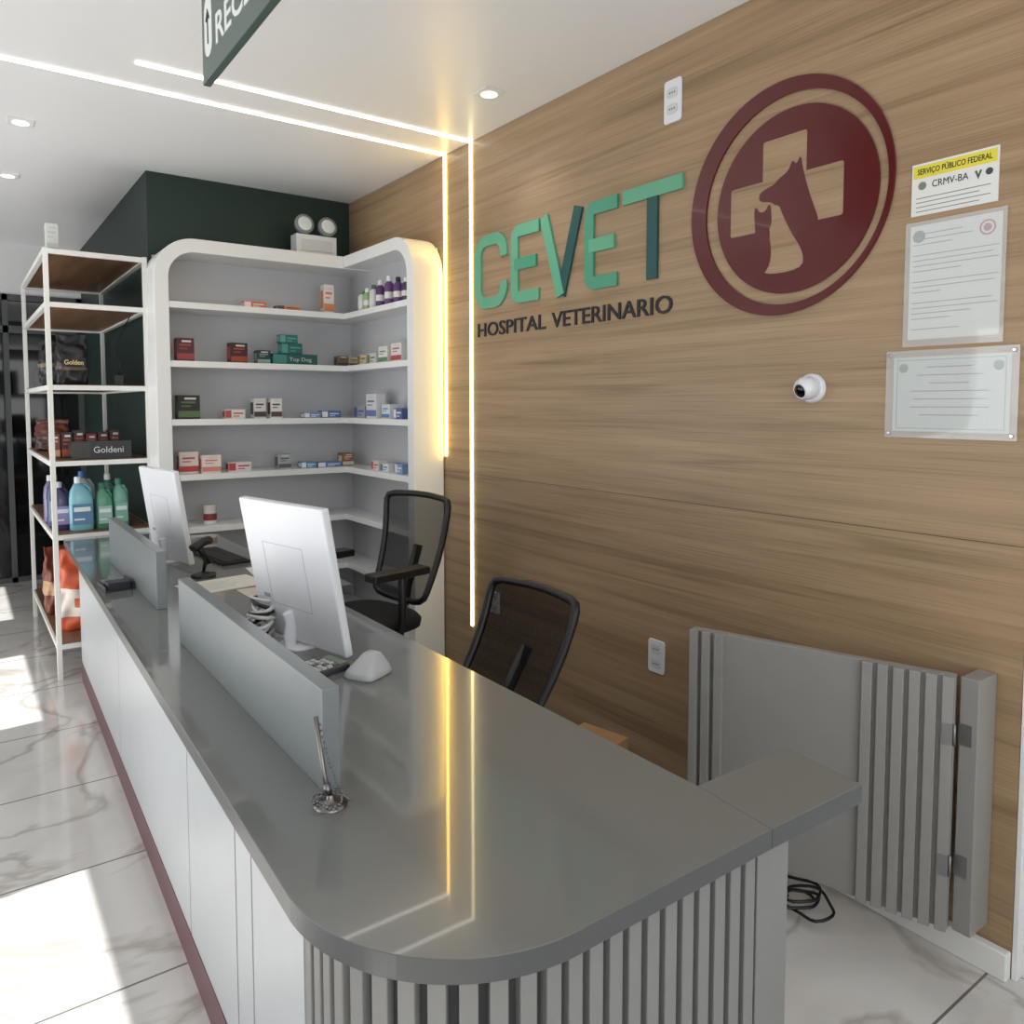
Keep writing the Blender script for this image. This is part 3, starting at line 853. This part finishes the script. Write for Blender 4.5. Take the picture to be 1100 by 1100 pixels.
b.add([(w * .82 + .02 * math.cos(a * math.pi / 16) * q, h - .045 + .02 * math.sin(a * math.pi / 16) * q, .0034) for q in (1, .78) for a in range(32)],
      [(a, (a + 1) % 32, 32 + (a + 1) % 32, 32 + a) for a in range(32)], C((170, 70, 76)), ME)
b.lathe([(0.01, .0031), (0.01, .0036)], C((170, 70, 76)), ME @ Matrix.Translation((w * .82, h - .045, 0)), 20)
b.done('printing', r)
b = MB(); b.box(0, w, 0, h, .0045, .006, M_CLEAR, ME); b.done('sleeve', r)
r, w, h = sheet('framed_certificate', 1.177, 0.834, 1.652, 1.408, 'landscape certificate behind clear acrylic with metal corner studs', 'certificate')
b = MB(); b.box(0.02, w - .02, 0.018, h - .018, 0.0, .003, M_PAPERG, ME); b.done('sheet', r)
b = MB()
for (x0, x1, y0, y1) in ((.03, w - .03, .026, .028), (.03, w - .03, h - .028, h - .026), (.03, .032, .026, h - .026), (w - .032, w - .03, .026, h - .026)):
    b.box(x0, x1, y0, y1, .0031, .0035, C((110, 150, 130)), ME)
for k, ln in enumerate((.35, .5, .3, .6, .55, .6, .45)):
    b.box(w * (.5 - ln / 2), w * (.5 + ln / 2), h * .8 - k * .022, h * .8 - k * .022 + .0025, .0031, .0035, M_GREYTXT, ME)
b.lathe([(0.013, .0031), (0.013, .0036)], C((90, 130, 100)), ME @ Matrix.Translation((w * .14, h * .8, 0)), 20)
b.lathe([(0.013, .0031), (0.013, .0036)], C((70, 120, 110)), ME @ Matrix.Translation((w * .86, h * .8, 0)), 20)
b.done('printing', r)
b = MB(); b.box(0, w, 0, h, .004, .007, M_CLEAR, ME); b.done('acrylic_cover', r)
for (x, y) in ((.012, .012), (w - .012, .012), (.012, h - .012), (w - .012, h - .012)):
    b = MB(); b.lathe([(0.006, 0), (0.006, .009), (.004, .011)], M_CHROME, ME @ Matrix.Translation((x, y, 0)), 14); b.done('stud', r)

# ------------------------------------------------------------ gate leaf against the wall
GA = math.radians(107.3)
r = root('swing_gate', (2.085, 0.915, 0.0), GA, 'pale grey fluted half-height gate folded open near the wall', 'gate')
Z0g, Z1g = 0.12, 0.80
b = MB(); b.box(-.002, .725, -.016, .012, Z0g, Z1g, M_GATE); b.done('gate_leaf', r, bevel=.002)
for rng in ([0.0 + k * .039 for k in range(6)], [.618 + k * .040 for k in range(3)]):
    b = MB()
    for q in rng:
        b.box(q, q + .027, .010, .030, Z0g, Z1g, M_GATE)
    b.done('fluted_cladding', r, bevel=.002)
b = MB()
Ri = Matrix.Rotation(-GA, 4, 'Z') @ Matrix.Translation((-2.085, -0.915, 0))
b.box(2.085, 2.187, .858, .903, Z0g, Z1g, M_GATE, Ri)
b.done('hinge_post', r, bevel=.002)
for z in (.65, .30):
    b = MB()
    b.box(2.0825, 2.0852, .872, .903, z - .028, z + .028, M_HINGE, Ri)
    b.box(0.0, .024, .0295, .0315, z - .028, z + .028, M_HINGE)
    b.tube([(-.004, .026, z - .028), (-.004, .026, z + .028)], .0035, M_HINGE, None, 8)
    b.done('hinge', r)
r = root('floor_cable', (1.98, 1.27, 0), 0, 'coiled thin black cable lying on the marble floor', 'cable')
b = MB(); pts = []
for i in range(80):
    a = i / 79 * math.pi * 7
    pts.append((0.06 * math.cos(a) * (1 + .25 * math.sin(i * .7)), 0.06 * math.sin(a) + .03 * math.sin(i * .11), 0.008 + .0007 * i + .012 * (1 + math.sin(a * .5))))
pts += [(-.06, .16, .05), (-.03, .30, .06), (.06, .42, .10)]
b.tube(pts, .0045, M_BLACK, None, 6); b.done('cable_coil', r)
r = root('cardboard_box', (1.83, 2.03, 0), 0.2, 'brown cardboard box on the floor behind the counter', 'box')
b = MB(); b.box(-.08, .08, -.10, .10, 0, .30, C((160, 122, 84), .8)); b.done('carton', r, bevel=.003)
b = MB(); b.box(-.08, -.002, -.10, .10, .301, .305, C((168, 130, 92), .8)); b.box(.002, .08, -.10, .10, .301, .305, C((168, 130, 92), .8)); b.done('flap', r)

# ------------------------------------------------------------ office chairs
def chair(loc, rot, seat_z, back_z0, back_z1, arms, label, wt=.23, wb=.18, x0=-.23, rec=.13):
    r = root('office_chair', loc, rot, label, 'chair', 'black mesh office chairs')
    for k in range(5):
        a = 2 * math.pi * k / 5 + 0.3
        c, s = math.cos(a), math.sin(a)
        b = MB(); b.tube([(0.03 * c, 0.03 * s, .12), (0.15 * c, .15 * s, .11), (.29 * c, .29 * s, .075)], .02, M_BLACK, None, 8); b.done('base_leg', r)
        b = MB(); b.tube([(.29 * c - .02 * s, .29 * s + .02 * c, .03), (.29 * c + .02 * s, .29 * s - .02 * c, .03)], .03, M_BLACK, None, 16)
        b.tube([(.29 * c, .29 * s, .055), (.29 * c, .29 * s, .09)], .008, M_BLACK); b.done('caster', r)
    b = MB(); b.lathe([(.035, .09), (.035, .2), (.024, .2), (.024, seat_z - .07)], M_BLACK, None, 18)
    b.box(-.12, .12, -.09, .09, seat_z - .07, seat_z - .04, M_BLACK); b.done('gas_lift', r)
    b = MB(); b.loft([(seat_z - .045, .20, .20), (seat_z - .03, .235, .235), (seat_z, .24, .24), (seat_z + .018, .225, .225), (seat_z + .026, .18, .18)], M_SEAT, None, 32, 3.4); b.done('seat', r)
    Hh = back_z1 - back_z0
    def bp(y, t):
        x = x0 - rec * t - .025 * math.sin(t * math.pi) + .03 * (abs(y) / .23) ** 2
        return (x, y, back_z0 + Hh * t)
    def half(t):
        return wb + (wt - wb) * t
    side = [(half(t), t) for t in [.12, .25, .4, .55, .7, .85]]
    rr = [(half(.93) - .003, .93), (half(1) - .016, .98), (half(1) - .05, 1.0)]
    bt = [(half(0) - .08, 0.0), (half(0) - .03, .02), (half(.06) - .004, .06)]
    seq = bt + side + rr
    full = seq + [(0.05, 1.012), (-0.05, 1.012)] + [(-y, t) for y, t in seq[::-1]] + [(-.05, -.005), (.05, -.005)]
    b = MB(); b.tube([bp(y, t) for y, t in full], .0145, M_BLACK, None, 10, closed=True); b.done('backrest_frame', r)
    b = MB()
    vs = []; fs = []
    tt = [0.0, .03, .12, .25, .4, .55, .7, .85, .93, .98, 1.0]
    NX = 10
    for t in tt:
        hw = half(t) - (.06 if t in (0.0, 1.0) else .02 if t in (.03, .98) else .004)
        for j in range(NX + 1):
            y = -hw + 2 * hw * j / NX
            vs.append(bp(y, t))
    for i in range(len(tt) - 1):
        for j in range(NX):
            q = i * (NX + 1) + j
            fs.append((q, q + 1, q + NX + 2, q + NX + 1))
    b.add(vs, fs, M_MESH, None, True); b.done('backrest_mesh', r)
    def bx(t): return x0 - rec * t - .025 * math.sin(t * math.pi) - .02
    b = MB(); b.tube([(-.05, 0, seat_z - .05), (-.2, 0, seat_z - .04), (bx(0) - .01, 0, back_z0 - .02), (bx(.12), 0, back_z0 + .12 * Hh), (bx(.5), 0, back_z0 + .50 * Hh)], .022, M_BLACK, None, 10); b.done('back_support', r)
    if arms:
        for s in (-1, 1):
            b = MB()
            az = seat_z + .24
            b.tube([(-.02, s * .2, seat_z - .04), (-.02, s * .27, seat_z - .03), (-.03, s * .275, seat_z + .05), (-.03, s * .275, az - .02)], .018, M_BLACK, None, 8)
            b.box(-.15, .13, s * .275 - .04, s * .275 + .04, az - .018, az + .014, M_BLACK); b.done('armrest', r, bevel=.01)
    return r
chair((1.22, 2.03, 0), math.radians(181), .44, .50, .88, False, 'black mesh-back office chair tucked against the near counter', .230, .20, -.17, .20)
chair((1.40, 3.08, 0), math.radians(190), .57, .62, 1.08, True, 'tall black mesh office chair with armrests at far desk')

# ------------------------------------------------------------ computers
def monitor(loc, rot, tilt, w, h, z0, label):
    r = root('desktop_computer', loc, rot, label, 'computer', 'white desktop computers on the counter')
    Mt = Matrix.Translation((0, 0, z0)) @ Matrix.Rotation(-tilt, 4, 'Y')
    b = MB(); b.box(-.014, .012, -w / 2, w / 2, 0, h, M_PLWHITE, Mt)
    b.done('housing', r, bevel=.006)
    b = MB()
    for (ya, yb, za, zb) in ((-w * .2, w * .28, h * .70, h * .704), (-w * .2, w * .28, h * .25, h * .254), (-w * .2, -w * .195, h * .25, h * .704), (w * .275, w * .28, h * .25, h * .704)):
        b.box(-.0145, -.013, ya, yb, za, zb, C((176, 178, 182)), Mt)
    b.box(-.0145, -.013, w * .3, w * .38, h * .28, h * .31, C((150, 152, 156)), Mt)
    b.done('rear_cover_outline', r)
    b = MB(); b.box(.0115, .0135, -w / 2 + .008, w / 2 - .008, .03, h - .008, M_SCREEN, Mt); b.done('screen', r)
    b = MB()
    b.loft([(0, .05, .06), (.006, .05, .06), (.009, .045, .055)], M_PLWHITE, Matrix.Translation((-.005, .03, 0)), 28, 4)
    b.done('stand_base', r)
    b = MB(); b.tube([(-.035, .03, .006), (-.035, .03, .04), (-.03, .03, .08), (-.022 - math.sin(tilt) * .10, .03, .11)], .013, M_PLWHITE, None, 10, flat=1.6)
    b.done('stand_neck', r, bevel=.003)
    return r
monitor((.828, 2.19, .78), math.radians(12), math.radians(10), .44, .43, .018, 'white all-in-one computer seen from behind on the counter')
monitor((.80, 3.76, .78), math.radians(8), math.radians(8), .44, .42, .018, 'white all-in-one computer at the far workstation')
r = root('cable_bundle', (.725, 2.33, .78), 0, 'tangled white cables and plugs behind the near computer', 'cables')
for k in range(8):
    b = MB(); pts = []
    for i in range(26):
        t = i / 25
        a = t * math.pi * (2.2 + .4 * k) + k * 1.3
        pts.append((.03 * math.cos(a) + .006 * k - .02 + .03 * t, .06 * math.sin(a) * (1 - .4 * t) + .010 * k - .03, .008 + .12 * abs(math.sin(t * math.pi * (.5 + .09 * k))) * (.5 + .07 * k)))
    b.tube(pts, .0045 if k % 2 else .006, M_CABLE if k not in (3, 6) else M_BLACK, None, 8); b.done('cable', r)
b = MB(); b.box(-.02, .02, -.03, .03, .0, .03, M_CABLE); b.done('plug', r, bevel=.004)

def keyboard(loc, rot, col, kc, label):
    r = root('keyboard', loc, rot, label, 'keyboard')
    b = MB(); b.box(-.065, .065, -.21, .21, 0, .014, col); b.done('case', r, bevel=.004)
    b = MB()
    for i in range(5):
        for j in range(15):
            b.box(-.054 + i * .022, -.036 + i * .022, -.2 + j * .0268, -.177 + j * .0268, .014, .019, kc)
    o = b.done('keycaps', r)
keyboard((1.0, 3.74, .78), math.radians(5), M_BLACK, C((34, 34, 36)), 'black computer keyboard at the far workstation')

def phone(loc, rot, label):
    r = root('desk_phone', loc, rot, label, 'phone')
    b = MB(); b.loft([(0, .05, .06), (.01, .054, .064), (.025, .044, .056), (.035, .03, .045, .01)], M_BLACK, None, 24, 4); b.done('phone_base', r)
    b = MB(); b.tube([(-.03, -.075, .036), (-.03, -.05, .054), (-.03, 0, .058), (-.03, .05, .054), (-.03, .075, .036)], .013, M_BLACK, None, 10); b.done('handset', r)
    b = MB()
    for i in range(4):
        for j in range(3):
            b.box(-.005 + i * .012, .004 + i * .012, -.026 + j * .018, -.014 + j * .018, .028, .037, C((190, 192, 195)))
    b.done('keypad', r)
phone((.68, 2.11, .78), 0.2, 'black desk phone beside the near computer')
r = root('barcode_scanner', (.83, 3.36, .78), 0.4, 'black handheld barcode scanner on a stand at far desk', 'scanner')
b = MB(); b.lathe([(.05, 0), (.05, .01), (.012, .02)], M_BLACK, None, 20); b.tube([(0, 0, .015), (.01, 0, .06), (-.005, 0, .1)], .007, M_BLACK); b.done('stand', r)
b = MB(); b.tube([(.03, 0, .055), (.0, 0, .10), (-.02, 0, .13)], .014, M_BLACK); b.tube([(-.05, 0, .125), (.0, 0, .145), (.035, 0, .15)], .022, M_BLACK, None, 10, flat=.8); b.done('scanner_body', r)
for i, (x, y, a, w, d, c, lb) in enumerate(((.85, 3.16, .15, .30, .21, (215, 212, 204), 'white printed sheet lying on the counter'), (1.13, 3.30, -.1, .24, .21, (222, 222, 220), 'white sheet of paper lying on far desk'), (.98, 2.90, .05, .21, .26, (196, 188, 176), 'beige sheet of paper beside the others'))):
    b = MB(); b.box(-w / 2, w / 2, -d / 2, d / 2, 0, .003, C(c, .7), RZ(x, y, .78, a))
    for k in range(5):
        b.box(-w * .4, w * (.1 + .06 * (k % 3)), -d * .3 + k * d * .12, -d * .3 + k * d * .12 + .003, .003, .0034, C((150, 150, 150)), RZ(x, y, .78, a))
    tag(b.done('paper_sheet', None, (x, y, .78)), lb, 'paper', 'papers on the counter')
r = root('card_tray', (.496, 3.36, .78), 0.05, 'small black tray holding dark business cards on the counter', 'card holder')
b = MB(); b.box(-.05, .05, -.075, .075, 0, .006, M_BLACK); b.box(-.05, -.046, -.075, .075, .006, .02, M_BLACK); b.box(.046, .05, -.075, .075, .006, .03, M_BLACK); b.done('tray', r, bevel=.001)
b = MB()
for k in range(9):
    b.box(-.04, .04, -.068, .0, .006 + k * .003, .008 + k * .003, C((48, 50, 60)), RZ(.001 * (k % 3), 0, 0, .01 * (k % 2)))
    if k < 6: b.box(-.04, .04, .004, .068, .006 + k * .003, .008 + k * .003, C((120, 122, 130)), RZ(.001 * (k % 2), 0, 0, 0))
b.done('card_stack', r)
r = root('calculator', (.78, 1.965, .78), 0.25, 'dark desk calculator lying beside the computer', 'calculator')
b = MB(); b.box(-.065, .065, -.05, .05, 0, .018, C((60, 62, 66))); b.done('case', r, bevel=.004)
b = MB(); b.box(.035, .062, -.042, .042, .018, .021, C((120, 135, 120))); b.done('display', r)
b = MB()
for i in range(5):
    for j in range(5):
        b.box(-.060 + i * .019, -.046 + i * .019, -.043 + j * .018, -.030 + j * .018, .018, .023, C((190, 190, 190) if (i + j) % 4 else (110, 100, 96)))
b.done('keys', r)
r = root('card_reader', (.875, 1.865, .78), 0.5, 'white wedge-shaped payment card reader on the counter', 'card reader')
b = MB(); b.loft([(0, .054, .046), (.006, .058, .050), (.020, .052, .044, .003), (.038, .034, .032, .012), (.054, .018, .022, .018), (.058, .010, .014, .019)], C((176, 178, 180), .35), None, 28, 4.5); b.done('body', r)
b = MB(); b.box(-.05, -.02, -.03, .03, .022, .028, C((120, 122, 126), .3), Matrix.Rotation(math.radians(-30), 4, 'Y')); b.done('card_slot', r)
r = root('chained_pen', (.526, 1.285, .78), 0, 'dark silver counter pen in a stand with a ball chain', 'pen')
b = MB(); b.lathe([(.030, 0), (.030, .004), (.020, .008), (.008, .011), (.006, .02)], M_GUN, None, 28); b.done('stand_base', r)
b = MB(); b.tube([(0, 0, .014), (-.006, .010, .05), (-.015, .026, .158)], .0042, M_GUN, None, 10)
b.tube([(-.002, .002, .02), (-.004, .008, .038)], .0065, M_GUN, None, 10); b.done('pen_body', r)
b = MB()
for i in range(72):
    a = i * .23
    if i < 50:
        rad = .027 + .006 * math.sin(i * .7)
        p = (rad * math.cos(a), rad * math.sin(a), .007 + .008 * abs(math.sin(i * .2)))
    else:
        u = (i - 50) / 21
        p = (.024 * (1 - u) - .014 * u + .006, -.014 * (1 - u) + .024 * u, .008 + .115 * u * u + .02 * u)
    b.lathe([(.0006, -.0024), (.0024, -.0009), (.0024, .0009), (.0006, .0024)], M_GUN, Matrix.Translation(p), 6)
b.done('ball_chain', r)

# ------------------------------------------------------------ lights
def area(name, loc, direction, sx, sy, power, col=(1, 1, 1)):
    L = bpy.data.lights.new(name, 'AREA'); L.shape = 'RECTANGLE'; L.size = sx; L.size_y = sy; L.energy = power; L.color = col
    o = bpy.data.objects.new(name, L); o.location = loc
    o.rotation_euler = Vector(direction).to_track_quat('-Z', 'Y').to_euler()
    COL.objects.link(o)
    return o
area('window_light', (-1.5, 2.2, 1.2), (1, 0.1, 0.45), 1.9, 2.4, 35, (0.98, 0.99, 1.0))
area('window_light', (-1.5, 5.0, 1.2), (1, 0.0, 0.45), 1.9, 2.4, 42, (0.98, 0.99, 1.0))
area('rear_fill', (0.4, -1.4, 1.7), (0.42, 1, 0.18), 2.6, 1.8, 33, (1.0, 1.0, 1.0))  # added fill lamp behind the camera, no entrance is known there
S = bpy.data.lights.new('sun', 'SUN'); S.energy = 9; S.angle = 0.008; S.color = (1, 0.98, 0.95)
so = bpy.data.objects.new('sun', S); so.rotation_euler = Vector((0.695, 0.06, -0.715)).to_track_quat('-Z', 'Y').to_euler(); COL.objects.link(so)
w = bpy.data.worlds.new('world'); scene.world = w; w.use_nodes = True
bg = w.node_tree.nodes['Background']; bg.inputs[0].default_value = (0.96, 0.98, 1.0, 1); bg.inputs[1].default_value = 0.78

# ------------------------------------------------------------ camera
cam = bpy.data.cameras.new('camera'); co = bpy.data.objects.new('camera', cam); COL.objects.link(co)
cam.sensor_width = 36; cam.lens = 829 / 1100 * 36; cam.shift_y = -64 / 1100; cam.clip_start = 0.02
co.location = (0, 0, 1.5); co.rotation_euler = (math.radians(90 - 3.52), 0, math.radians(-35.9))
scene.camera = co
